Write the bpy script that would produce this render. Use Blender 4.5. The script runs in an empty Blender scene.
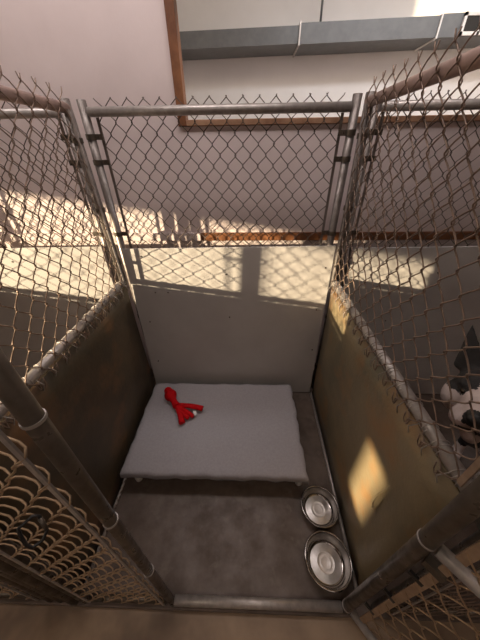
import bpy, bmesh, math, random
from mathutils import Vector, Matrix, Quaternion

random.seed(7)
scene = bpy.context.scene
COL = scene.collection
V = Vector

# ------------------------------------------------------------------ camera
cam_d = bpy.data.cameras.new('camera')
cam = bpy.data.objects.new('camera', cam_d)
COL.objects.link(cam)
right = V((0.99951767, 0.0283666, -0.01263953))
up = V((-0.00553383, 0.56317739, 0.8263175))
fwd = V((-0.03055811, 0.825849, -0.56306273))
m = Matrix((right, up, -fwd)).transposed().to_4x4()
m.translation = V((0, 0, 1.63))
cam.matrix_world = m
cam_d.sensor_fit = 'VERTICAL'
cam_d.sensor_height = 24.0
cam_d.lens = 251.1 / 640 * 24.0
cam_d.shift_y = 0.0025
cam_d.clip_start = 0.02
scene.camera = cam

# ------------------------------------------------------------------ light
SUN_DIR = V((1, 0.606, -0.145)).normalized()
world = bpy.data.worlds.new('world')
scene.world = world
world.use_nodes = True
wb = world.node_tree.nodes['Background']
wb.inputs[0].default_value = (1.0, 0.83, 0.64, 1)
wb.inputs[1].default_value = 2.6

sun_d = bpy.data.lights.new('sun', 'SUN')
sun_d.energy = 14.0
sun_d.color = (1.0, 0.80, 0.52)
sun_d.angle = math.radians(0.8)
sun = bpy.data.objects.new('sun', sun_d)
COL.objects.link(sun)
sun.rotation_euler = SUN_DIR.to_track_quat('-Z', 'Y').to_euler()
sun.location = (-8, -5, 4)

scene.view_settings.view_transform = 'Standard'
scene.view_settings.look = 'None'
scene.view_settings.gamma = 1.0
scene.view_settings.use_curve_mapping = False
scene.view_settings.exposure = 0.0

LAMPS = [  # x, y, z, length, watts, colour
    (-0.35, 1.15, 2.72, 2.4, 13.5, (1.0, 0.89, 0.86)),
    (0.1, -1.0, 2.72, 2.4, 8.5, (1.0, 0.86, 0.72)),
    (1.6, 2.1, 3.12, 2.4, 36.0, (0.96, 0.97, 1.0)),
]

# ------------------------------------------------------------------ materials
def lin(c):
    return tuple((x / 12.92 if x <= 0.04045 else ((x + 0.055) / 1.055) ** 2.4) for x in c)

def mat(name, col, rough=0.6, metal=0.0, col2=None, scale=6.0, bump=0.0, bscale=60.0, detail=4.0,
        contrast=(0.35, 0.65), col3=None, scale3=2.0, spec=0.5, con3=(0.5, 0.7), stretch=None, rvar=0.0, bdist=0.004):
    mt = bpy.data.materials.new(name)
    mt.use_nodes = True
    nt = mt.node_tree
    N, L = nt.nodes, nt.links
    b = N['Principled BSDF']
    b.inputs['Base Color'].default_value = (*col, 1)
    b.inputs['Roughness'].default_value = rough
    b.inputs['Metallic'].default_value = metal
    b.inputs['Specular IOR Level'].default_value = spec
    tc = N.new('ShaderNodeTexCoord')
    vec = tc.outputs['Object']
    if stretch:
        mp = N.new('ShaderNodeMapping')
        mp.inputs['Scale'].default_value = stretch
        L.new(vec, mp.inputs['Vector'])
        vec = mp.outputs['Vector']
    def noise(sc, dt=detail):
        n = N.new('ShaderNodeTexNoise')
        n.inputs['Scale'].default_value = sc
        n.inputs['Detail'].default_value = dt
        n.inputs['Roughness'].default_value = 0.6
        L.new(vec, n.inputs['Vector'])
        return n.outputs['Fac']
    def ramp(fac, lo, hi):
        r = N.new('ShaderNodeMapRange')
        r.inputs['From Min'].default_value = lo
        r.inputs['From Max'].default_value = hi
        L.new(fac, r.inputs['Value'])
        return r.outputs['Result']
    if col2:
        mx = N.new('ShaderNodeMix'); mx.data_type = 'RGBA'
        f = ramp(noise(scale), *contrast)
        L.new(f, mx.inputs['Factor'])
        mx.inputs['A'].default_value = (*col, 1)
        mx.inputs['B'].default_value = (*col2, 1)
        out = mx.outputs['Result']
        if col3:
            m2 = N.new('ShaderNodeMix'); m2.data_type = 'RGBA'
            L.new(ramp(noise(scale3), *con3), m2.inputs['Factor'])
            L.new(out, m2.inputs['A'])
            m2.inputs['B'].default_value = (*col3, 1)
            out = m2.outputs['Result']
        L.new(out, b.inputs['Base Color'])
        if rvar:
            r = N.new('ShaderNodeMapRange')
            r.inputs['To Min'].default_value = max(0.05, rough - rvar)
            r.inputs['To Max'].default_value = min(1, rough + rvar)
            L.new(f, r.inputs['Value'])
            L.new(r.outputs['Result'], b.inputs['Roughness'])
    if bump:
        bp = N.new('ShaderNodeBump')
        bp.inputs['Strength'].default_value = bump
        bp.inputs['Distance'].default_value = bdist
        L.new(noise(bscale), bp.inputs['Height'])
        L.new(bp.outputs['Normal'], b.inputs['Normal'])
    return mt

M = {}
M['wall'] = mat('painted_wall_board', (0.74, 0.635, 0.625), 0.75, col2=(0.68, 0.58, 0.57), scale=3, bump=0.25, bscale=140, bdist=0.002)
M['wall_white'] = mat('white_wall_paint', (0.78, 0.76, 0.75), 0.7, col2=(0.72, 0.70, 0.69), scale=2)
M['ceiling'] = mat('ceiling_paint', (0.62, 0.58, 0.55), 0.9)
M['floor'] = mat('aisle_concrete', (0.36, 0.255, 0.17), 0.6, col2=(0.24, 0.165, 0.11), scale=5, col3=(0.09, 0.06, 0.045), scale3=2.2, con3=(0.52, 0.75), bump=0.2, bscale=30)
M['slab'] = mat('stained_kennel_concrete', (0.155, 0.115, 0.094), 0.5, col2=(0.095, 0.067, 0.052), scale=7, col3=(0.19, 0.155, 0.13), scale3=11, con3=(0.56, 0.8), bump=0.25, bscale=40, rvar=0.12)
M['low_left'] = mat('shaded_rusty_olive_panel', (0.095, 0.065, 0.036), 0.5, col2=(0.05, 0.04, 0.026), scale=6, col3=(0.19, 0.095, 0.04), scale3=3.5, con3=(0.5, 0.75), bump=0.3, bscale=45, contrast=(0.3, 0.7))  # rust and olive mottling, darkened in colour for facing away from the light
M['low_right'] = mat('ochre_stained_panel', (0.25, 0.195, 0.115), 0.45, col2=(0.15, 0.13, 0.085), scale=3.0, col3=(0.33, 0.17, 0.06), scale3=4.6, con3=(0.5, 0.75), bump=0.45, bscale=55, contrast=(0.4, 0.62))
M['sheet'] = mat('grey_plastic_sheet', (0.52, 0.495, 0.48), 0.38, col2=(0.47, 0.445, 0.43), scale=4, spec=0.4)
M['fabric'] = mat('grey_woven_vinyl', (0.375, 0.352, 0.375), 0.85, col2=(0.33, 0.31, 0.33), scale=90, bump=0.35, bscale=420, bdist=0.001)
M['galv'] = mat('galvanized_pipe', (0.52, 0.48, 0.455), 0.4, 0.5, col2=(0.38, 0.345, 0.325), scale=30, rvar=0.1)
M['galv_post'] = mat('grey_weathered_post', (0.25, 0.22, 0.205), 0.45, 0.6, col2=(0.17, 0.145, 0.13), scale=25, rvar=0.1)
M['galv_dark'] = mat('weathered_dark_pipe', (0.14, 0.115, 0.092), 0.36, 0.55, col2=(0.09, 0.073, 0.058), scale=22, rvar=0.1)
M['galv_pink'] = mat('pinkish_pipe', (0.50, 0.36, 0.31), 0.5, 0.55, col2=(0.34, 0.25, 0.22), scale=12)  # lighter, pinkish pipe tone for the side top rails
M['speckle'] = mat('speckled_pipe', (0.42, 0.38, 0.36), 0.5, 0.5, col2=(0.16, 0.12, 0.10), scale=60, contrast=(0.48, 0.56))
M['wire'] = mat('chain_link_wire', (0.30, 0.215, 0.165), 0.45, 0.55, col2=(0.20, 0.14, 0.11), scale=40)
M['wire_dark'] = mat('dark_chain_link_wire', (0.14, 0.105, 0.09), 0.5, 0.5, col2=(0.09, 0.07, 0.06), scale=40)
M['wire_sunlit'] = mat('sunlit_chain_link_wire', (0.50, 0.36, 0.23), 0.4, 0.6, col2=(0.36, 0.25, 0.16), scale=40)  # copy of the wire, brightened and warmed in colour as if sunlit
M['bar'] = mat('flat_steel_bar', (0.46, 0.33, 0.23), 0.5, 0.4, col2=(0.32, 0.22, 0.15), scale=30)
M['wood'] = mat('stained_wood', (0.27, 0.11, 0.045), 0.5, col2=(0.14, 0.05, 0.02), scale=9, stretch=(1, 1, 1), bump=0.2, bscale=30)
M['duct'] = mat('duct_metal', (0.145, 0.15, 0.155), 0.5, 0.2, col2=(0.12, 0.125, 0.13), scale=14)
M['white'] = mat('white_plastic', (0.75, 0.72, 0.69), 0.45)
M['black'] = mat('black_metal', (0.015, 0.014, 0.014), 0.35, 0.2)
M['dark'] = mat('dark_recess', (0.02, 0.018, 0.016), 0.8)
M['steel'] = mat('stainless_steel', (0.34, 0.315, 0.30), 0.14, 1.0, col2=(0.26, 0.24, 0.225), scale=18, rvar=0.06)  # colour darkened to stand for dark reflections in the bowl walls
M['steel_brushed'] = mat('brushed_stainless', (0.74, 0.71, 0.69), 0.42, 0.85, col2=(0.60, 0.57, 0.55), scale=28)
M['rubber'] = mat('black_rubber', (0.02, 0.019, 0.018), 0.6)
M['red'] = mat('red_fabric', (0.56, 0.003, 0.007), 0.7, spec=0.15, col2=(0.42, 0.002, 0.005), scale=40, bump=0.2, bscale=300, bdist=0.001)
M['tag'] = mat('white_tag', (0.8, 0.78, 0.75), 0.6)
M['wood_pale'] = mat('pale_worn_wood', (0.40, 0.23, 0.14), 0.6, col2=(0.24, 0.12, 0.065), scale=14)
M['screw'] = mat('screw_head', (0.10, 0.085, 0.075), 0.4, 0.7)
M['fur_black'] = mat('black_fur', (0.018, 0.016, 0.016), 0.7, col2=(0.03, 0.027, 0.026), scale=30, bump=0.6, bscale=160, bdist=0.004, stretch=(1, 1, 1))
M['fur_white'] = mat('white_fur', (0.62, 0.53, 0.50), 0.85, col2=(0.52, 0.43, 0.40), scale=30, bump=0.5, bscale=160, bdist=0.004)
M['fur_pink'] = mat('pinkish_lip_fur', (0.46, 0.33, 0.29), 0.7, col2=(0.38, 0.26, 0.22), scale=30, bump=0.3, bscale=160)
M['nose'] = mat('black_nose', (0.012, 0.012, 0.013), 0.3, bump=0.4, bscale=300, bdist=0.001)
M['mouth'] = mat('dark_lip', (0.02, 0.012, 0.012), 0.5)
M['eye'] = mat('dark_brown_eye', (0.02, 0.01, 0.005), 0.08)

def emit(name, col, strength):
    mt = bpy.data.materials.new(name); mt.use_nodes = True
    N = mt.node_tree.nodes
    e = N.new('ShaderNodeEmission')
    e.inputs[0].default_value = (*col, 1); e.inputs[1].default_value = strength
    mt.node_tree.links.new(e.outputs[0], N['Material Output'].inputs['Surface'])
    return mt
M['diffuser'] = emit('lit_diffuser', (1.0, 0.9, 0.85), 1.2)

def glass():
    mt = bpy.data.materials.new('window_glass'); mt.use_nodes = True
    N, L = mt.node_tree.nodes, mt.node_tree.links
    t = N.new('ShaderNodeBsdfTransparent'); g = N.new('ShaderNodeBsdfGlossy'); mx = N.new('ShaderNodeMixShader')
    g.inputs['Roughness'].default_value = 0.02
    mx.inputs[0].default_value = 0.06
    L.new(t.outputs[0], mx.inputs[1]); L.new(g.outputs[0], mx.inputs[2])
    L.new(mx.outputs[0], N['Material Output'].inputs['Surface'])
    return mt
M['glass'] = glass()

# ------------------------------------------------------------------ mesh helpers
class MB:
    def __init__(s):
        s.v = []; s.f = []; s.sm = []; s.mi = []
    def add(s, vs, fs, smooth=True, mi=0):
        o = len(s.v)
        s.v += [tuple(v) for v in vs]
        for f in fs:
            s.f.append(tuple(i + o for i in f)); s.sm.append(smooth); s.mi.append(mi)
        return s
    def box(s, a, b, mi=0):
        x0, y0, z0 = a; x1, y1, z1 = b
        vs = [(x0,y0,z0),(x1,y0,z0),(x1,y1,z0),(x0,y1,z0),(x0,y0,z1),(x1,y0,z1),(x1,y1,z1),(x0,y1,z1)]
        return s.hexa(vs, mi)
    def hexa(s, vs, mi=0):
        return s.add(vs, [(0,3,2,1),(4,5,6,7),(0,1,5,4),(1,2,6,5),(2,3,7,6),(3,0,4,7)], False, mi)
    def obox(s, c, ex, ey, ez, mi=0):
        c = V(c); ex = V(ex); ey = V(ey); ez = V(ez)
        return s.hexa([c-ex-ey-ez, c+ex-ey-ez, c+ex+ey-ez, c-ex+ey-ez, c-ex-ey+ez, c+ex-ey+ez, c+ex+ey+ez, c-ex+ey+ez], mi)
    def tube(s, pts, r, n=8, closed=False, caps=True, mi=0, flat=None):
        pts = [V(p) for p in pts]
        k = len(pts)
        rs = r if isinstance(r, (list, tuple)) else [r] * k
        def tan(i):
            a = pts[(i-1) % k] if (closed or i > 0) else pts[i]
            b = pts[(i+1) % k] if (closed or i < k-1) else pts[i]
            d = b - a
            return d.normalized() if d.length > 1e-9 else V((0,0,1))
        t0 = tan(0)
        ref = V((0,0,1)) if abs(t0.z) < 0.9 else V((1,0,0))
        nrm = (ref - t0 * ref.dot(t0)).normalized()
        vs = []; pt = t0
        for i in range(k):
            t = tan(i)
            q = pt.rotation_difference(t)
            nrm = q @ nrm
            nrm = (nrm - t * nrm.dot(t)).normalized()
            bn = t.cross(nrm)
            pt = t
            for j in range(n):
                a = 2 * math.pi * j / n
                vs.append(pts[i] + (nrm * math.cos(a) + bn * math.sin(a) * (flat or 1.0)) * rs[i])
        fs = []
        for i in range(k if closed else k-1):
            i2 = (i+1) % k
            for j in range(n):
                j2 = (j+1) % n
                fs.append((i*n+j, i*n+j2, i2*n+j2, i2*n+j))
        s.add(vs, fs, True, mi)
        if caps and not closed:
            o = len(s.v) - len(vs)
            s.f.append(tuple(o + j for j in reversed(range(n)))); s.sm.append(False); s.mi.append(mi)
            s.f.append(tuple(o + (k-1)*n + j for j in range(n))); s.sm.append(False); s.mi.append(mi)
        return s
    def ring(s, c, axis, R, r, n=24, m=8):
        axis = V(axis).normalized()
        ref = V((0,0,1)) if abs(axis.z) < 0.9 else V((1,0,0))
        u = axis.cross(ref).normalized(); w = axis.cross(u)
        c = V(c)
        return s.tube([c + (u*math.cos(2*math.pi*i/n) + w*math.sin(2*math.pi*i/n))*R for i in range(n)], r, m, closed=True)
    def band(s, c, axis, R, h, th=0.003, n=24):
        axis = V(axis).normalized()
        ref = V((0,0,1)) if abs(axis.z) < 0.9 else V((1,0,0))
        u = axis.cross(ref).normalized(); w = axis.cross(u); c = V(c)
        vs = []
        for i in range(n):
            d = u*math.cos(2*math.pi*i/n) + w*math.sin(2*math.pi*i/n)
            vs += [c + d*R - axis*h/2, c + d*(R+th) - axis*h/2, c + d*(R+th) + axis*h/2, c + d*R + axis*h/2]
        fs = []
        for i in range(n):
            j = (i+1) % n
            for q in range(4):
                q2 = (q+1) % 4
                fs.append((i*4+q, i*4+q2, j*4+q2, j*4+q))
        return s.add(vs, fs, False)
    def lathe(s, prof, c, n=48, mi=0):
        cx, cy, cz = c
        vs = []; k = len(prof)
        for i in range(n):
            a = 2*math.pi*i/n
            for (r, z) in prof:
                vs.append((cx + r*math.cos(a), cy + r*math.sin(a), cz + z))
        fs = []
        for i in range(n):
            j = (i+1) % n
            for q in range(k-1):
                fs.append((i*k+q, j*k+q, j*k+q+1, i*k+q+1))
        return s.add(vs, fs, True, mi)
    def ball(s, c, r, seg=20, rings=12, mi=0, rot=None):
        rx, ry, rz = r if isinstance(r, (tuple, list)) else (r, r, r)
        c = V(c)
        vs = [(0,0,rz)]
        for i in range(1, rings):
            th = math.pi*i/rings
            for j in range(seg):
                a = 2*math.pi*j/seg
                vs.append((rx*math.sin(th)*math.cos(a), ry*math.sin(th)*math.sin(a), rz*math.cos(th)))
        vs.append((0,0,-rz))
        vs = [V(v) for v in vs]
        if rot: vs = [rot @ v for v in vs]
        vs = [v + c for v in vs]
        fs = [(0, 1+j, 1+(j+1)%seg) for j in range(seg)]
        for i in range(rings-2):
            for j in range(seg):
                a = 1+i*seg
                fs.append((a+j, a+seg+j, a+seg+(j+1)%seg, a+(j+1)%seg))
        a = 1+(rings-2)*seg; l = len(vs)-1
        fs += [(l, a+(j+1)%seg, a+j) for j in range(seg)]
        return s.add(vs, fs, True, mi)
    def build(s, name, mats, parent=None, loc=(0,0,0), bevel=0):
        me = bpy.data.meshes.new(name)
        org = V(loc)
        vs = [V(v) - org for v in s.v] if org.length else s.v
        me.from_pydata([tuple(v) for v in vs], [], s.f)
        me.polygons.foreach_set('use_smooth', s.sm)
        me.polygons.foreach_set('material_index', s.mi)
        for mt in (mats if isinstance(mats, (list, tuple)) else [mats]):
            me.materials.append(mt)
        me.update()
        o = bpy.data.objects.new(name, me)
        COL.objects.link(o)
        if parent is not None:
            o.parent = parent
            o.location = org - parent_world(parent)
        else:
            o.location = org
        if bevel:
            b = o.modifiers.new('bevel', 'BEVEL'); b.width = bevel; b.segments = 2; b.limit_method = 'ANGLE'
        return o

def parent_world(p):
    w = V(p.location)
    while p.parent is not None:
        p = p.parent; w += V(p.location)
    return w

def tag(o, label=None, cat=None, group=None, kind=None):
    if label: o['label'] = label
    if cat: o['category'] = cat
    if group: o['group'] = group
    if kind: o['kind'] = kind
    return o

def thing(name, label, cat, loc=(0,0,0), group=None):
    o = bpy.data.objects.new(name, None)
    o.empty_display_size = 0.05
    COL.objects.link(o)
    o.location = loc
    return tag(o, label, cat, group)

def struct(name, mb, mt, bevel=0):
    return tag(mb.build(name, mt, bevel=bevel), kind='structure')

P, PV = 0.072, 0.088   # diamond of the chain-link, across and down

def chain(mb, O, e1, e2, nrm, width, height, r=0.0017, sides=5, d=0.0055, phase=0, stub=0.0, hook=None, kf=0.25):
    """A chain-link fabric hanging from its top row of knuckles; O is the lower corner."""
    O = V(O); e1 = V(e1).normalized(); e2 = V(e2).normalized(); nrm = V(nrm).normalized()
    ncol = int(width / (P/2))
    q = width / ncol
    nrow = int(height / (PV/2))
    rng = random.Random(int(width*1000) + phase)
    for k in range(ncol):
        pts = []
        for j in range(nrow + 1):          # j counted from the top, in half diamonds
            side = (k + j + phase) % 2      # 0: at the left column, 1: at the right one
            z = height - j * PV/2
            xx = (k + side) * q + (0.0022 if side else -0.0022)
            jx = rng.uniform(-0.0018, 0.0018); jz = rng.uniform(-0.0015, 0.0015)
            knot = O + e1*(xx + jx) + e2*(z + jz) - nrm*d*kf
            if j == 0:
                if stub and side:
                    pts.append(knot + e2*stub + e1*0.004 + nrm*0.002)
                elif stub:
                    pts.append(knot + e2*stub - e1*0.003 - nrm*0.002)
            else:
                s = (1 + kf) if side else -(1 - kf)
                pv = last; df = knot - pv
                a1 = e1*df.dot(e1); a2 = e2*df.dot(e2)
                for fx, fz, fd in ((0.09, 0.15, 0.7), (0.31, 0.34, 1.0), (0.69, 0.66, 1.0), (0.91, 0.85, 0.7)):
                    pts.append(pv + a1*fx + a2*fz + nrm*d*s*fd)
            pts.append(knot)
            last = knot
        if hook:                            # lower ends wrap back round the rail
            s = 1 if (k % 2) else -1
            a = pts[-1]
            pts += [a + V(hook)*0.5 - e2*0.018 + e1*0.006*s, a + V(hook) - e2*0.004 + e1*0.012*s, a + V(hook) + e2*0.02 + e1*0.016*s]
        mb.tube(pts, r, sides)
    return mb

# ------------------------------------------------------------------ room shell
XL, XR, YF, YB, ZC = -4.5, 3.4, -3.8, 1.63, 2.85
mb = MB(); mb.box((XL-0.1, YF-0.1, -0.15), (XR+0.1, YB+0.1, -0.02)); struct('floor', mb, M['floor'])
mb = MB(); mb.box((-4.3, 0.185, -0.02), (3.3, YB, 0.0)); struct('floor_kennel', mb, M['slab'], bevel=0.006)
mb = MB(); mb.box((XL-0.1, YF-0.1, ZC), (XR+0.1, YB+0.02, ZC+0.1)); struct('ceiling', mb, M['ceiling'])
# back wall with its long framed opening
OX0, OX1, OZ0, OZ1 = -0.322, 3.0, 1.758, 2.185
mb = MB()
mb.box((XL-0.1, YB, -0.02), (OX0, YB+0.05, ZC))
mb.box((OX0, YB, -0.02), (OX1, YB+0.05, OZ0))
mb.box((OX0, YB, OZ1), (OX1, YB+0.05, ZC))
mb.box((OX1, YB, -0.02), (XR+0.1, YB+0.05, ZC))
struct('wall_back', mb, M['wall'])
mb = MB(); mb.box((XR, YF, -0.02), (XR+0.1, YB, ZC)); struct('wall_right', mb, M['wall'])
mb = MB(); mb.box((XL, YF-0.1, -0.02), (XR, YF, ZC)); struct('wall_front', mb, M['wall'])
# unseen left wall; two window openings cut to shape the sun patches
W1 = (-2.09, 0.75, 0.95, 1.90)
W2 = (-2.645, -2.445, 0.98, 1.375)  # narrow added opening, cut to throw the patch on the right divider
mb = MB()
x0, x1 = XL-0.1, XL
mb.box((x0, YF, -0.02), (x1, W2[0], ZC))
mb.box((x0, W2[0], -0.02), (x1, W2[1], W2[2])); mb.box((x0, W2[0], W2[3]), (x1, W2[1], ZC))
mb.box((x0, W2[1], -0.02), (x1, W1[0], ZC))
mb.box((x0, W1[0], -0.02), (x1, W1[1], W1[2])); mb.box((x0, W1[0], W1[3]), (x1, W1[1], ZC))
mb.box((x0, W1[1], -0.02), (x1, YB, ZC))
struct('wall_left', mb, M['wall'])
for i, w in enumerate((W1, W2)):
    mb = MB(); t = 0.03
    mb.box((x0-0.01, w[0]-t, w[2]-t), (x1+0.012, w[0], w[3]+t)); mb.box((x0-0.01, w[1], w[2]-t), (x1+0.012, w[1]+t, w[3]+t))
    mb.box((x0-0.01, w[0], w[2]-t), (x1+0.012, w[1], w[2])); mb.box((x0-0.01, w[0], w[3]), (x1+0.012, w[1], w[3]+t))
    f = struct('window_%d' % (i+1), mb, M['wood'])
    mb = MB(); mb.box((x0+0.045, w[0], w[2]), (x0+0.05, w[1], w[3])); mb.build('window_pane', M['glass'], f)
# room beyond the opening
mb = MB(); mb.box((-1.5, 3.6, -0.02), (5.0, 3.7, 3.3)); struct('wall_beyond', mb, M['wall_white'])
mb = MB(); mb.box((-1.6, 1.75, -0.02), (-1.5, 3.7, 3.3)); struct('wall_beyond_left', mb, M['wall_white'])
mb = MB(); mb.box((5.0, 1.75, -0.02), (5.1, 3.7, 3.3)); struct('wall_beyond_right', mb, M['wall_white'])
mb = MB(); mb.box((-1.6, 1.75, 3.2), (5.1, 3.7, 3.3)); struct('ceiling_beyond', mb, M['ceiling'])
mb = MB(); mb.box((-1.6, 1.75, -0.12), (5.1, 3.7, -0.02)); struct('floor_beyond', mb, M['floor'])
# wood trim
mb = MB(); mb.box((OX0-0.038, YB-0.014, OZ0-0.022), (OX0+0.004, YB+0.055, OZ1+0.05)); struct('trim_1', mb, M['wood'], bevel=0.003)
mb = MB(); mb.box((OX0+0.004, YB-0.014, OZ0-0.022), (OX1, YB+0.055, OZ0+0.004)); struct('trim_2', mb, M['wood_pale'], bevel=0.003)
mb = MB(); mb.box((OX0+0.004, YB-0.018, OZ1), (OX1, YB+0.055, OZ1+0.05)); struct('trim_3', mb, M['wood'], bevel=0.003)
mb = MB(); mb.box((-0.30, YB-0.02, 1.155), (3.0, YB, 1.203)); struct('trim_4', mb, M['wood'], bevel=0.003)
mb = MB(); mb.box((-3.0, YB-0.018, 1.155), (-0.301, YB, 1.203)); struct('trim_5', mb, M['wall'], bevel=0.003)

# ------------------------------------------------------------------ unseen ceiling lights; aisle and far-room ones added as fill
LAB = ['long ceiling light fixture above the kennel row', 'added fill light shaped as a long ceiling fixture above the aisle', 'added fill light shaped as a long ceiling fixture in the room beyond the opening']
for (x, y, z, ln, wts, colr), lb in zip(LAMPS, LAB):
    zc = ZC if y < YB else 3.2
    t = thing('unseen_ceiling_light', lb, 'ceiling light', (x, y, zc))
    mb = MB(); mb.box((x-ln/2, y-0.15, z+0.02), (x+ln/2, y+0.15, zc)); mb.build('housing', M['white'], t, bevel=0.01)
    mb = MB(); mb.box((x-ln/2+0.03, y-0.12, z), (x+ln/2-0.03, y+0.12, z+0.018)); mb.build('diffuser', M['diffuser'], t)
    ld = bpy.data.lights.new('unseen_light_tube', 'AREA')
    ld.shape = 'RECTANGLE'; ld.size = ln; ld.size_y = 0.24; ld.energy = wts; ld.color = colr
    lo = bpy.data.objects.new('unseen_light_tube', ld); COL.objects.link(lo)
    lo.location = (x, y, z-0.01)

# ------------------------------------------------------------------ duct in the room beyond
t = thing('air_duct', 'grey sheet-metal air duct running along the white wall above the wood-framed opening', 'duct', (1.0, 3.45, 2.45))
DY0, DY1 = 3.24, 3.58
def dz(x): return 2.395 + 0.0155*(x - 0)
mb = MB()
for (xa, xb, g) in ((-1.45, 0.44, -0.006), (0.44, 1.62, 0.0), (1.62, 4.9, 0.004)):
    za, zb = dz(xa), dz(xb); h = 0.128 + g*2
    mb.hexa([(xa,DY0-g,za-g),(xb,DY0-g,zb-g),(xb,DY1,zb-g),(xa,DY1,za-g),(xa,DY0-g,za+h),(xb,DY0-g,zb+h),(xb,DY1,zb+h),(xa,DY1,za+h)])
mb.build('duct_body', M['duct'], t)
for xf in (0.44, 1.62):
    mb = MB(); z = dz(xf); mb.box((xf-0.006, DY0-0.012, z-0.010), (xf+0.006, DY1, z+0.136)); mb.build('flange', M['galv'] if xf < 1 else M['white'], t)
mb = MB(); mb.tube([(0.64, 3.4, dz(0.64)+0.12), (0.625, 3.4, 3.2)], 0.010, 8); mb.build('hanger_rod', M['duct'], t)
g = MB(); gx0, gx1 = 1.80, 2.35; gz0, gz1 = dz(1.8)-0.0, dz(1.8)+0.135; fy = DY0-0.012
g.box((gx0, fy-0.012, gz0), (gx1, fy+0.006, gz0+0.022)); g.box((gx0, fy-0.012, gz1-0.022), (gx1, fy+0.006, gz1))
for xx in (gx0, gx0+0.14, gx0+0.28, gx0+0.42, gx1-0.022): g.box((xx, fy-0.012, gz0), (xx+0.02, fy+0.006, gz1))
gr = g.build('register_grille', M['white'], t)
gr['label'] = 'white framed air register'
mb = MB(); mb.box((gx0+0.02, fy-0.002, gz0+0.02), (gx1-0.02, fy+0.004, gz1-0.02)); mb.build('slot_shade', M['dark'], gr)  # flat dark plate standing for shade in the grille slots

# ------------------------------------------------------------------ fence helpers
def pipe(name, a, b, r, mt, parent, n=16):
    mb = MB(); mb.tube([a, b], r, n); return mb.build(name, mt, parent)

def tension_band(parent, c, R, to, mt, h=0.02):
    """band round a vertical post at c, with a bolted tab reaching towards 'to'"""
    mb = MB(); c = V(c); to = V(to)
    mb.band(c, (0,0,1), R, h, 0.0028)
    d = (to - c); d.z = 0; ln = d.length; d.normalize(); s = V((-d.y, d.x, 0))
    mb.obox(c + d*(R + (ln-R)/2 + 0.004), d*((ln-R)/2 + 0.006), s*0.0035, V((0,0,h/2)))
    mb.obox(c + d*(R + 0.012), d*0.005, s*0.010, V((0,0,0.005)))
    return mb.build('tension_band', mt, parent)

# ------------------------------------------------------------------ back chain-link panel
def back_panel(xa, xb, label, phase, mw):
    yb = 1.432; Ht = 1.780; cx = (xa+xb)/2
    t = thing('chain_link_panel', label, 'fence', (cx, yb, 0), 'chain-link panels at the kennel backs')
    pipe('fence_post', (xa, yb, 0), (xa, yb, 1.822), 0.0195, M['galv_post'], t)
    pipe('fence_post', (xb, yb, 0), (xb, yb, 1.822), 0.0195, M['galv_post'], t)
    pipe('top_rail', (xa+0.02, yb, Ht), (xb-0.02, yb, Ht), 0.0185, M['galv'], t)
    pipe('bottom_rail', (xa+0.02, yb, 0.06), (xb-0.02, yb, 0.06), 0.0185, M['galv'], t)
    mb = MB(); chain(mb, (xa+0.049, yb+0.024, 0.045), (1,0,0), (0,0,1), (0,1,0), xb-xa-0.098, 1.785, r=0.0021, phase=phase)
    mb.build('chain_mesh', mw, t)
    for xx, s in ((xa, 1), (xb, -1)):
        bx = xx + s*0.046
        mb = MB(); mb.box((bx-0.006, yb+0.012, 0.08), (bx+0.006, yb+0.018, 1.762)); mb.build('tension_bar', M['galv_post'], t)
        for z in (1.69, 1.59, 1.25, 0.7, 0.25):
            tension_band(t, (xx, yb, z), 0.0197, (bx, yb, z), M['galv_dark'], 0.022)
    return t
back_panel(-0.734, 0.460, 'chain-link panel with grey top rail standing behind the middle upright sheet', 0, M['wire_dark'])
back_panel(0.545, 1.76, 'chain-link panel with grey top rail standing behind the dog\'s kennel', 1, M['wire_dark'])
back_panel(-1.98, -0.822, 'chain-link panel with grey top rail at the sunlit kennel back', 1, M['wire_dark'])

# ------------------------------------------------------------------ upright sheets at the kennel backs
def sheet(xa, xb, label, screws, lean=0.03):
    zt, zb = 1.188, 0.012
    yt, ybm = 1.398, 1.398-lean
    cx = (xa+xb)/2
    t = thing('plastic_sheet', label, 'panel', (cx, yt, 0), 'grey sheets at the kennel backs')
    mb = MB(); th = 0.006; ex = 0.02
    mb.hexa([(xa-ex*0.6, ybm, zb), (xb+ex*0.8, ybm, zb), (xb+ex*0.8, ybm+th, zb), (xa-ex*0.6, ybm+th, zb),
             (xa, yt, zt-0.014), (xb, yt, zt), (xb, yt+th, zt), (xa, yt+th, zt-0.014)])
    mb.build('sheet_face', M['sheet'], t, bevel=0.0015)
    for (x, z) in screws:
        y = ybm + (yt-ybm)*(z-zb)/(zt-zb)
        mb = MB(); mb.tube([(x, y-0.004, z), (x, y+0.002, z)], [0.004, 0.0055], 10); mb.build('screw', M['screw'], t)
    return t
cx0, cx1 = -0.722, 0.486
sheet(cx0, cx1, 'grey upright plastic sheet behind the dog bed, sunlit along its top', [(-0.62,1.13),(-0.13,1.02),(0.45,1.06),(-0.12,0.72),(0.44,0.78),(-0.66,0.68),(-0.67,0.33),(0.46,0.45),(-0.5,0.9),(-0.58,0.9)])
sheet(0.590, 1.76, 'grey upright plastic sheet at the back of the dog\'s kennel', [(0.72,0.6),(1.1,1.03),(0.9,0.7)])
sheet(-1.94, -0.835, 'grey upright plastic sheet in the kennel with the golden sun patches', [(-0.95,0.75),(-1.4,1.1)])

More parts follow.
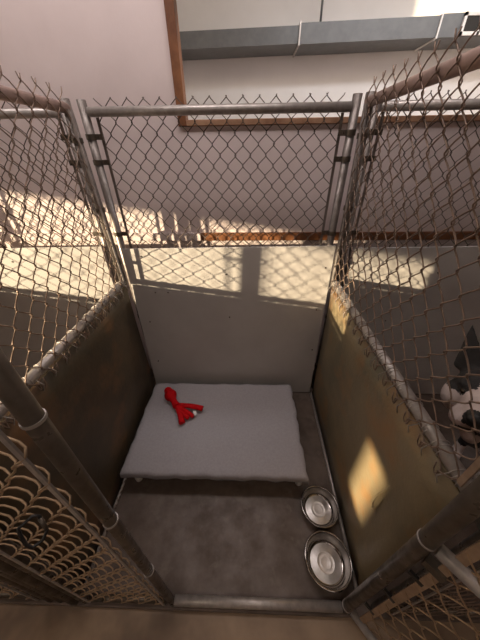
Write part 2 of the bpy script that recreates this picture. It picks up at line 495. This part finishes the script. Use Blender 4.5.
# ------------------------------------------------------------------ low partitions with base pipes
HP = 0.985
def low_panel(name_label, top, base_back, base_front, th, mt, y0=0.255, y1=1.360, pipe_mt=None, side=1):
    """solid lower divider; 'top', 'base_*' give the x of the face turned to the middle kennel, side its outward direction"""
    t = thing('kennel_divider', name_label, 'divider', (top, (y0+y1)/2, 0), 'low solid dividers between kennels')
    o = th*side; zt = HP-0.024
    ny, nz = 10, 8
    mb = MB(); vs = []; fs = []
    def face(off):
        b = len(vs)
        for i in range(ny+1):
            for j in range(nz+1):
                a = i/ny; c = j/nz
                xb = base_front + (base_back-base_front)*a
                x = xb + (top-xb)*c + off + side*0.003*(1+math.sin(a*5+c*3))*math.sin(c*math.pi)
                vs.append((x, y0+(y1-y0)*a, 0.004+(zt-0.004)*c))
        for i in range(ny):
            for j in range(nz):
                q = b+i*(nz+1)+j
                fs.append((q, q+nz+1, q+nz+2, q+1) if off == 0 else (q, q+1, q+nz+2, q+nz+1))
        return b
    A = face(0); B = face(o)
    w = nz+1
    for j in range(nz):
        fs.append((A+j, A+j+1, B+j+1, B+j)); q = ny*w; fs.append((A+q+j, B+q+j, B+q+j+1, A+q+j+1))
    for i in range(ny):
        fs.append((A+i*w, B+i*w, B+(i+1)*w, A+(i+1)*w)); q = nz; fs.append((A+i*w+q, A+(i+1)*w+q, B+(i+1)*w+q, B+i*w+q))
    mb.add(vs, fs, True)
    ob = mb.build('solid_panel', mt, t)
    for p in ob.data.polygons: p.use_smooth = abs(p.normal.x) > 0.5
    off = -0.0105*side
    pipe('base_pipe', (base_back+off, y1, 0.014), (base_front+off, y0-0.03, 0.012), 0.009, pipe_mt or M['galv'], t, 12)
    return t
low_panel('shade-darkened rusty-olive solid divider left of the grey dog bed', -0.737, -0.740, -0.738, 0.03, M['low_left'], side=-1, pipe_mt=M['speckle'])
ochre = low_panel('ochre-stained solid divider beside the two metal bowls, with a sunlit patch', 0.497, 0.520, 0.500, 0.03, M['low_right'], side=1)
flap = MB()
flap.tube([(0.503, 0.418, 0.650), (0.499, 0.424, 0.590), (0.497, 0.434, 0.525), (0.496, 0.436, 0.475), (0.497, 0.424, 0.448), (0.499, 0.412, 0.470), (0.501, 0.410, 0.520), (0.502, 0.413, 0.570)],
          [0.002, 0.0035, 0.0045, 0.005, 0.0045, 0.004, 0.003, 0.002], 8)
fo = flap.build('peeling_flap', M['low_right'], ochre)
fo['label'] = 'small curled tear in the panel skin'
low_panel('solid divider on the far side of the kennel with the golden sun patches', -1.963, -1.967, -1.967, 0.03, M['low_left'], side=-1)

# ------------------------------------------------------------------ side chain-link panels above the dividers
def side_panel(label, xb, xt, inward, phase, mw, rail_mt, low_mt, posts_x, sides=6, stub=0.018, group='chain-link panels above the dividers'):
    """xb: x of lower rail, xt: x of the top rail; inward: direction towards the middle kennel"""
    y0, y1 = 0.235, 1.366
    Ht = 1.788
    t = thing('chain_link_panel', label, 'fence', (xb, (y0+y1)/2, HP-0.03), group)
    pipe('bottom_rail', (xb, y0, HP), (xb, y1, HP), 0.0185, low_mt, t, 18)
    pipe('top_rail', (xt, y0, Ht), (xt, y1, Ht), 0.0195, rail_mt, t, 18)
    pipe('end_post', (xb, y1+0.004, HP-0.0195), (xt, y1+0.004, 1.818), 0.0195, M['galv_post'], t)
    pipe('end_post', (xb, y0-0.03, 0.0 if inward > 0 else HP-0.0195), (xt, y0-0.03, 1.80), 0.0205, M['galv_dark'], t)  # left-hand front posts extended to the floor to block a sun streak
    e2 = V((xt-xb, 0, Ht-HP)).normalized()
    o = V((xb + inward*0.0225, y0+0.055, HP-0.040))
    mb = MB(); chain(mb, o, (0,1,0), e2, (inward,0,0), y1-y0-0.088, (Ht-HP)+0.04+0.045, r=0.0021, sides=sides, phase=phase, stub=stub,
                     hook=(inward*0.006, 0, 0))
    mb.build('chain_mesh', mw, t)
    for yy in (y0+0.045, y1-0.027):
        mb = MB(); c = V((xb+inward*0.021, yy, HP)); d = V((xt-xb, 0, Ht-HP))
        mb.obox(c + d*0.5, d*0.49, (0,0.007,0), (0.0022,0,0)); mb.build('tension_bar', M['bar'] if yy < 1 else M['galv'], t)
        for f in (0.15, 0.5, 0.86):
            py = y0-0.03 if yy < 1 else y1+0.004
            pc = V((xb,py,HP)) + d*f; tension_band(t, pc, 0.0207, V((pc.x+inward*0.01, yy, pc.z)), M['galv_dark'])
    n = 16
    for i in range(n):                     # wire ties wound round the lower rail
        yy = y0 + 0.06 + (y1-y0-0.11)*i/(n-1)
        mb = MB(); pts = []
        for q in range(27):
            a = (math.pi if inward < 0 else 0.0) + (q/26-1)*2*math.pi*2.1
            pts.append((xb + 0.0212*math.cos(a), yy + (q/26-0.5)*0.026 + 0.006*math.sin(i*2.3), HP + 0.0212*math.sin(a)))
        pts.append((xb + inward*0.034, yy+0.02, HP-0.03)); pts.append((xb+inward*0.030, yy+0.012, HP-0.05))
        mb.tube(pts, 0.0017, 5); mb.build('tie_wire', M['galv'], t)
    return t
side_panel('chain-link panel above the dark olive divider, left of the dog bed', -0.752, -0.772, 1, 0, M['wire'], M['galv_pink'], M['galv'], None)
side_panel('chain-link panel above the ochre divider, between the camera and the dog', 0.507, 0.492, -1, 1, M['wire'], M['galv_pink'], M['galv'], None)
side_panel('chain-link panel above the far divider of the golden sunlit kennel', -1.975, -1.98, 1, 1, M['wire'], M['galv'], M['galv'], None, sides=4)

# ------------------------------------------------------------------ gate frame: two thick posts and the threshold pipe
GXL, GXR, GY = -0.291, 0.424, 0.211
t = thing('gate_frame', 'dark pipe gate frame, two thick posts joined by a threshold pipe on the floor', 'gate frame', (0.07, GY, 0))
pipe('gate_post', (GXL-0.034, GY, 0), (GXL-0.009, GY, 1.83), 0.0148, M['galv_dark'], t, 24)
pipe('gate_post', (GXR, GY, 0), (GXR, GY, 1.83), 0.0195, M['galv_dark'], t, 24)
mb = MB(); mb.tube([(GXL-0.018, GY, 0.022), (GXR-0.02, GY, 0.022)], 0.0185, 16); mb.build('threshold_pipe', M['galv'], t)
for (x, z) in ((GXL, 1.315), (GXL, 0.93), (GXL, 0.50), (GXR, 0.87), (GXR, 0.05)):
    xo = x + (-0.034 + 0.025*z/1.83 if x < 0 else 0)
    mb = MB(); mb.band((xo, GY, z), (0,0,1), 0.0149 if x < 0 else 0.0196, 0.0055, 0.0018); mb.build('collar', M['galv'], t)

# ------------------------------------------------------------------ front panels in the fence line
def front_panel(label, xa, xb, posts, phase, mw, bar_at, zt=1.80, group='front chain-link panels'):
    t = thing('chain_link_panel', label, 'fence', ((xa+xb)/2, GY, 0), group)
    for x, mt in posts:
        pipe('fence_post', (x, GY, 0), (x, GY, 1.82), 0.0195, mt, t, 18)
    mb = MB(); chain(mb, (xa, GY-0.012, 0.02), (1,0,0), (0,0,1), (0,1,0), xb-xa, zt, r=0.0022, sides=6, phase=phase, d=0.0075, kf=0.85); mb.build('chain_mesh', mw, t)
    for x in bar_at:
        mb = MB(); mb.box((x-0.005, GY-0.021, 0.045), (x+0.005, GY-0.017, 1.768)); mb.build('tension_bar', M['galv'], t)
    pipe('bottom_rail', (xa, GY, 0.022), (xb, GY, 0.022), 0.014, M['galv_dark'], t)
    pipe('top_rail', (xa, GY, 1.79), (xb, GY, 1.79), 0.0185, M['galv'], t)
    return t
front_panel('fixed sunlit-tinted chain-link panel left of the open gateway, with a black clip', -0.672, -0.343, [(-0.705, M['galv_dark'])], 0, M['wire_sunlit'], [-0.3465, -0.668])
front_panel('front chain-link panel of the neighbouring kennel at the lower left edge', -1.86, -0.900, [(-0.815, M['galv_dark']), (-0.862, M['galv_dark']), (-1.90, M['galv_dark'])], 1, M['wire_sunlit'], [-0.896, -1.868])
front_panel('front chain-link panel of the dog\'s kennel beyond the open gate', 0.60, 1.66, [(0.555, M['galv_dark']), (1.70, M['galv_dark'])], 0, M['wire'], [0.602, 1.658])

# ------------------------------------------------------------------ open gate leaf
gd = V((0.62, -0.784, 0)).normalized(); gn = V((gd.y, -gd.x, 0))
G0 = V((GXR, GY, 0)) + gd*0.0205
LW = 0.66
t = thing('kennel_gate', 'open chain-link gate with grey rails swung outwards from the gate frame', 'gate', G0)
def gp(s, z, off=0): return G0 + gd*s + V((0,0,z)) + gn*off
for nm, z, r, mt in (('bottom_rail', 0.05, 0.0145, M['galv']), ('mid_rail', 0.872, 0.0165, M['galv']), ('top_rail', 1.77, 0.0165, M['galv'])):
    pipe(nm, gp(0.002, z), gp(LW, z), r, mt, t, 18)
pipe('latch_stile', gp(LW+0.01, 0.03), gp(LW+0.01, 1.79), 0.0165, M['galv'], t, 18)
mb = MB(); c = gp(0.030, 0.44, 0.0)
for (za, zb) in ((0.09, 0.85), (0.90, 1.74)):
    mb.obox(gp(0.034, (za+zb)/2, 0.0), gd*0.010, gn*0.003, V((0,0,(zb-za)/2)))
mb.build('tension_bar', M['bar'], t)
mb = MB(); chain(mb, gp(0.030, 0.07, 0.0), gd, (0,0,1), gn, LW-0.04, 1.71, r=0.0022, sides=6, phase=1); mb.build('chain_mesh', M['wire_sunlit'], t)
for z in (0.25, 0.47, 0.69, 1.2, 1.5):
    mb = MB(); mb.obox(gp(0.019, z), gd*0.0175, gn*0.004, V((0,0,0.008))); mb.build('hinge_tab', M['black'], t)
for z in (0.80,):
    mb = MB(); mb.obox(gp(0.0225, z), gd*0.0215, gn*0.012, V((0,0,0.013))); mb.build('hinge', M['galv_dark'], t)

# ------------------------------------------------------------------ black clip hung on the front mesh
c = V((-0.436, GY-0.040, 0.990))
ce1 = V((0.62, 0.78, 0.0)).normalized(); ce2 = V((-0.45, 0.36, 0.82)).normalized()
mb = MB(); pts = []
prof = [(-0.010,0.024),(0.008,0.026),(0.013,0.018),(0.011,-0.016),(0.002,-0.026),(-0.010,-0.024),(-0.013,-0.012),(-0.012,0.012)]
for i, (a, b) in enumerate(prof):
    a2, b2 = prof[(i+1) % len(prof)]
    for f in (0, 0.5): pts.append(c + ce1*((a+(a2-a)*f)*1.45) + ce2*((b+(b2-b)*f)*1.05))
mb.tube(pts, 0.0034, 10, closed=True)
tt = thing('carabiner_clip', 'small black carabiner clip hanging on the sunlit-tinted chain-link by the thick gate post', 'clip', c)
mb.build('clip_body', M['black'], tt)
mb = MB(); mb.tube([c+ce1*0.018+ce2*0.014, c+ce1*0.016-ce2*0.013], 0.0042, 10); mb.build('clip_gate', M['galv_dark'], tt)

# ------------------------------------------------------------------ dog bed
BX0, BX1, BY0, BY1, BZ = -0.698, 0.328, 0.652, 1.300, 0.178
t = thing('dog_bed', 'grey raised dog bed with wavy fabric edges on the kennel floor', 'pet bed', ((BX0+BX1)/2, (BY0+BY1)/2, 0))
nx, ny = 90, 60
mb = MB(); vs = []; fs = []
rng = random.Random(3)
ph = [rng.uniform(0, 6.28) for _ in range(12)]
def edge_wave(s): return 0.0035*math.sin(s*40+ph[0]) + 0.002*math.sin(s*75+ph[1]) + 0.003*math.sin(s*17+ph[2])
for i in range(-3, nx+4):
    for j in range(-3, ny+4):
        u = min(max(i/nx, 0), 1); v = min(max(j/ny, 0), 1)
        ox = (i-nx if i > nx else (i if i < 0 else 0)); oy = (j-ny if j > ny else (j if j < 0 else 0))
        x = BX0 + (BX1-BX0)*u; y = BY0 + (BY1-BY0)*v
        k = max(abs(ox), abs(oy))
        # belly sag and lumpy surface
        z = BZ - 0.012*math.sin(u*math.pi)*math.sin(v*math.pi) + 0.0012*math.sin(x*21+y*7+ph[3]) + 0.001*math.sin(y*33-x*9+ph[4])
        eu = min(u, 1-u)*(BX1-BX0); ev = min(v, 1-v)*(BY1-BY0)
        fall = max(0, 1-eu/0.035)**2*0.010 + max(0, 1-ev/0.03)**2*0.008
        z -= fall + [0, 0.016, 0.032, 0.044][k]
        wx = edge_wave(y) * max(0, 1-eu/0.07); wy = edge_wave(x+3) * 0.6 * max(0, 1-ev/0.07)
        x += (wx if u > 0.5 else -wx*0.6) + [0, 0.003, 0.004, 0.003][abs(ox)]*(1 if ox > 0 else -1)
        y += (wy if v > 0.5 else -wy) + [0, 0.003, 0.004, 0.003][abs(oy)]*(1 if oy > 0 else -1)
        z += (0.003*math.sin(x*27+ph[5]) + 0.002*math.sin(x*61+y*30+ph[6])) * (1 if k else max(0, 1-min(eu, ev)/0.05)*0.6)
        vs.append((x, y, z))
w = ny+7
for i in range(nx+6):
    for j in range(ny+6):
        a = i*w+j; fs.append((a, a+w, a+w+1, a+1))
mb.add(vs, fs, True)
o = mb.build('bed_fabric', M['fabric'], t)
so = o.modifiers.new('solidify', 'SOLIDIFY'); so.thickness = 0.003; so.offset = -1
fz = 0.112
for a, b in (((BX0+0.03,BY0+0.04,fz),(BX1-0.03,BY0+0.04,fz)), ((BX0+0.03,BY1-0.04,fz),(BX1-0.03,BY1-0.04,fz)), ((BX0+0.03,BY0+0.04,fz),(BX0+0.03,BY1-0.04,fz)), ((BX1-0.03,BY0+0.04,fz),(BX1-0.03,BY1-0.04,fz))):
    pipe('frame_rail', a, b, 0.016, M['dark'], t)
for x in (BX0+0.05, BX1-0.022):
    for y in (BY0+0.05, BY1-0.04):
        mb = MB(); mb.tube([(x,y,0.0),(x,y,0.012),(x,y,0.12)], [0.020,0.021,0.0185], 18)
        lg = mb.build('leg', M['white'], t)

# ------------------------------------------------------------------ bowls
def bowl(label, x, y, R, h, flip=False):
    t = thing('dog_bowl', label, 'bowl', (x, y, 0), 'metal bowls on the kennel floor')
    rb = R*0.76
    prof = [(0.0, 0.0065), (rb*0.90, 0.0065), (rb*0.97, 0.0085), (rb+0.004, 0.016)]
    for i in range(1, 9):
        f = i/8; prof.append((rb+0.004+(R-0.008-rb-0.004)*f, 0.016+(h-0.018)*f))
    for i in range(9):
        a = math.pi*1.0*(1-i/8); prof.append((R-0.004+0.0045*math.cos(a)*1.0, h-0.002+0.0045*math.sin(a)))
    for i in range(6):
        f = i/5; prof.append((R-0.003+(rb+0.004-R+0.003)*f, h-0.008+(0.012-h+0.008)*f))
    prof += [(rb, 0.006), (rb*0.97, 0.003), (0.0, 0.003)]
    mb = MB(); mb.lathe(prof, (x, y, 0), 64)
    ob = mb.build('bowl_shell', M['steel'], t)
    mb = MB(); mb.lathe([(0.0,0.0074),(R*0.20,0.0074),(R*0.215,0.0078),(R*0.23,0.0074),(R*0.36,0.0074),(R*0.375,0.0082),(R*0.39,0.0074),(rb*0.88,0.0072),(rb*0.90,0.0066)], (x,y,0), 48)
    mb.build('stamped_base', M['steel_brushed'], t)
    mb = MB()
    mb.lathe([(rb-0.012,0.0015),(rb-0.010,0.0),(rb+0.002,0.0),(rb+0.005,0.004),(rb+0.003,0.008),(rb-0.002,0.008)], (x,y,0), 48)
    mb.build('rubber_foot', M['rubber'], t)
    return t
bowl('smaller stainless steel bowl between the dog bed and the larger bowl', 0.390, 0.566, 0.0985, 0.058)
bowl('larger stainless steel bowl nearest the threshold pipe', 0.378, 0.352, 0.107, 0.062)

# ------------------------------------------------------------------ red toy
tz = BZ
A = V((-0.552, 1.170, tz+0.044))
t = thing('dog_toy', 'red fabric tug toy with ball head and floppy tails lying on the grey bed', 'toy', (A.x, A.y, tz-0.008))
B = V((-0.470, 1.058, tz+0.031))
d = (B-A).normalized(); s = V((-d.y, d.x, 0)).normalized()
mb = MB()
prof = [(-0.040,0.004),(-0.038,0.018),(-0.028,0.026),(-0.016,0.028),(-0.006,0.030),(0.010,0.039),(0.026,0.043),(0.042,0.039),(0.058,0.028),(0.075,0.021),(0.095,0.021),(0.115,0.024),(0.132,0.025)]
mb.tube([A + d*a for a, r in prof], [r for a, r in prof], 20)
mb.build('toy_body', M['red'], t)
mb = MB(); mb.ring(A + d*0.066, d, 0.0228, 0.0016, 20, 6); mb.build('stitched_collar', M['red'], t)
K = A + d*0.118
def tail(end, wdt, mid=None, lift=0.0):
    end = V(end); pts = []; rs = []
    for i in range(9):
        f = i/8
        p = K.lerp(end, f) + s*(mid or 0)*math.sin(f*math.pi)
        p.z = (K.z)*(1-f) + (tz+0.018+lift)*f
        pts.append(p); rs.append(wdt*(0.85+0.25*f))
    mb = MB(); mb.tube(pts, [q*0.7 for q in rs], 12, flat=1.4); mb.build('tail', M['red'], t)
tail((-0.415, 0.948, 0), 0.0185, 0.006)
tail((-0.300, 1.060, 0), 0.0185, 0.010)
tail((-0.382, 0.985, 0), 0.013, -0.004)
tail((-0.352, 0.998, 0), 0.013, 0.004)
mb = MB(); tg = V((-0.350, 1.022, tz+0.020))
vs = []
for i in range(5):
    for j in range(3):
        vs.append(tg + V(((j-1)*0.012 + 0.004*math.sin(i), (i-2)*0.0095, 0.006*math.cos(i*1.2))))
mb.add(vs, [(i*3+j, i*3+j+1, i*3+j+4, i*3+j+3) for i in range(4) for j in range(2)])
o = mb.build('care_tag', M['tag'], t); so = o.modifiers.new('solidify', 'SOLIDIFY'); so.thickness = 0.0012
o['label'] = 'small white fabric tag'

# ------------------------------------------------------------------ dog behind the right panel
def capsule(bm, a, b, ra, rb, seg=16, n=8):
    a = V(a); b = V(b)
    for i in range(n+1):
        f = i/n
        r = ra+(rb-ra)*f
        bmesh.ops.create_uvsphere(bm, u_segments=seg, v_segments=10, radius=r, matrix=Matrix.Translation(a.lerp(b, f)))
def ell(bm, c, r, rot=None):
    m = Matrix.Translation(V(c)) @ (rot.to_4x4() if rot else Matrix.Identity(4)) @ Matrix.Diagonal((*r, 1))
    bmesh.ops.create_uvsphere(bm, u_segments=24, v_segments=16, radius=1, matrix=m)

NOSE = V((0.630, 0.435, 1.006))
HF = V((-0.72, -0.604, 0.342)).normalized()          # where the face points
HU0 = V((0.0, 0.25, 1.0))
HS = HF.cross(HU0).normalized()                     # to the dog's ... side (image left)
HU = HS.cross(HF).normalized()
HR = Matrix((HS, HF, HU)).transposed()              # local (side, forward, up) to world
DS = 1.22
HC = NOSE - HF*0.158*DS + HU*0.028*DS
def hp(a, b, c): return HC + (HS*a + HF*b + HU*c)*DS
bm = bmesh.new()
HRS = HR
def ell_(bm, c, rr, rot): ell(bm, c, tuple(q*DS for q in rr), rot)
ell_(bm, HC, (0.072, 0.078, 0.064), HRS)
ell_(bm, hp(0, 0.045, -0.012), (0.052, 0.055, 0.050), HRS)
for sd in (-1, 1):
    ell_(bm, hp(sd*0.052, 0.012, -0.030), (0.036, 0.050, 0.046), HRS)
    ell_(bm, hp(sd*0.024, 0.100, -0.050), (0.028, 0.052, 0.028), HRS)       # flews
    ell_(bm, hp(sd*0.034, 0.058, 0.020), (0.022, 0.022, 0.016), HRS)        # brow
capsule(bm, hp(0, 0.050, -0.014), hp(0, 0.140, -0.030), 0.044*DS, 0.025*DS)     # upper muzzle
capsule(bm, hp(0, 0.030, -0.056), hp(0, 0.118, -0.080), 0.034*DS, 0.021*DS)     # lower jaw
ell_(bm, hp(0, 0.156, -0.027), (0.020, 0.013, 0.0155), HRS)                 # nose
for sd in (-1, 1):                                                        # pricked ears
    base = hp(sd*0.046, -0.020, 0.050); tip = hp(sd*0.072, -0.012, 0.150)
    for i in range(9):
        f = i/8
        ell_(bm, base.lerp(tip, f), (0.034*(1-f)+0.006, 0.013*(1-f)+0.0055, 0.02), HRS)
# trunk: the dog stands up against its front fence
NB = hp(0, -0.06, -0.03)
CH = V((1.10, 0.68, 0.72)); PE = V((1.38, 0.86, 0.43))
capsule(bm, NB, CH + V((0,0,0.08)), 0.072, 0.115)
capsule(bm, CH, CH.lerp(PE, 0.5), 0.135, 0.118)
capsule(bm, CH.lerp(PE, 0.5), PE, 0.112, 0.098)
ax = (PE-CH); sx = V((ax.y, -ax.x, 0)).normalized()
for sd in (-1, 1):
    sh = CH + sx*0.085*sd + V((0,-0.05,0.02)); el = sh + V((0.01,-0.17,-0.08)); wr = V((el.x+0.01*sd, 0.262, 0.74)); pw = wr + V((0,-0.002,0.05))
    capsule(bm, sh, el, 0.058, 0.038); capsule(bm, el, wr, 0.036, 0.026); capsule(bm, wr, pw, 0.027, 0.030)
    hi = PE + sx*0.068*sd; kn = hi + V((-0.05,-0.13,-0.14)); hk = V((kn.x+0.06, kn.y+0.13, 0.13)); ft = V((hk.x-0.02, hk.y-0.02, 0.035)); toe = ft + V((-0.05,-0.05,-0.006))
    capsule(bm, hi, kn, 0.085, 0.052); capsule(bm, kn, hk, 0.046, 0.026); capsule(bm, hk, ft, 0.025, 0.028); capsule(bm, ft, toe, 0.029, 0.026)
tb = PE + V((0.05,0.09,0.02))
capsule(bm, tb, tb + V((0.07,0.13,-0.06)), 0.040, 0.045); capsule(bm, tb + V((0.07,0.13,-0.06)), tb + V((0.06,0.19,-0.25)), 0.045, 0.022)
me = bpy.data.meshes.new('dog'); bm.to_mesh(me); bm.free()
dog = bpy.data.objects.new('dog', me); COL.objects.link(dog)
rm = dog.modifiers.new('remesh', 'REMESH'); rm.mode = 'VOXEL'; rm.voxel_size = 0.0062; rm.use_smooth_shade = True
sm_ = dog.modifiers.new('smooth', 'SMOOTH'); sm_.factor = 0.5; sm_.iterations = 5
bpy.context.view_layer.update()
dg = bpy.context.evaluated_depsgraph_get()
me2 = bpy.data.meshes.new_from_object(dog.evaluated_get(dg))
dog.modifiers.clear(); dog.data = me2; me2.name = 'dog'
me2.materials.clear()
for k in ('fur_black', 'fur_white', 'fur_pink', 'nose', 'mouth'): me2.materials.append(M[k])
for p in me2.polygons:
    p.use_smooth = True
    c = V(p.center); l = c - HC
    l = l/DS
    a, b, u = l.dot(HS), l.dot(HF), l.dot(HU)
    mi = 0
    if b > -0.12 and l.length < 0.22:                  # head
        blaze = abs(a) < 0.016 + max(0, -(u-0.03))*0.2
        if b > 0.080 or (u < -0.006 and b > -0.04) or (blaze and b > 0.0): mi = 1
        if u < -0.046 and b > 0.03: mi = 2
        if abs(u + 0.063 + 0.10*(0.11-b)*0) < 0.0045 and b > 0.07 : mi = 4
        if b > 0.144 and -0.046 < u < -0.008 and abs(a) < 0.024: mi = 3
        if u > 0.045: mi = 0
    else:
        if l.length < 0.34 and u < -0.05 and b > -0.10: mi = 1
        elif c.z < 0.10: mi = 1                          # feet
        elif c.y < 0.34: mi = 1                        # front paws
        elif c.y < CH.y + (CH.z - c.z)*0.3 - 0.04 and abs((c-CH).dot(sx)) < 0.09: mi = 1   # chest
    p.material_index = mi
tag(dog, 'black and white dog with a pricked black ear nosing the chain-link from the right-hand kennel', 'dog')
for sd in (-1, 1):
    mb = MB(); mb.ball(hp(sd*0.037, 0.068, 0.004), 0.0105*DS); e = mb.build('eye', M['eye']); e.parent = dog
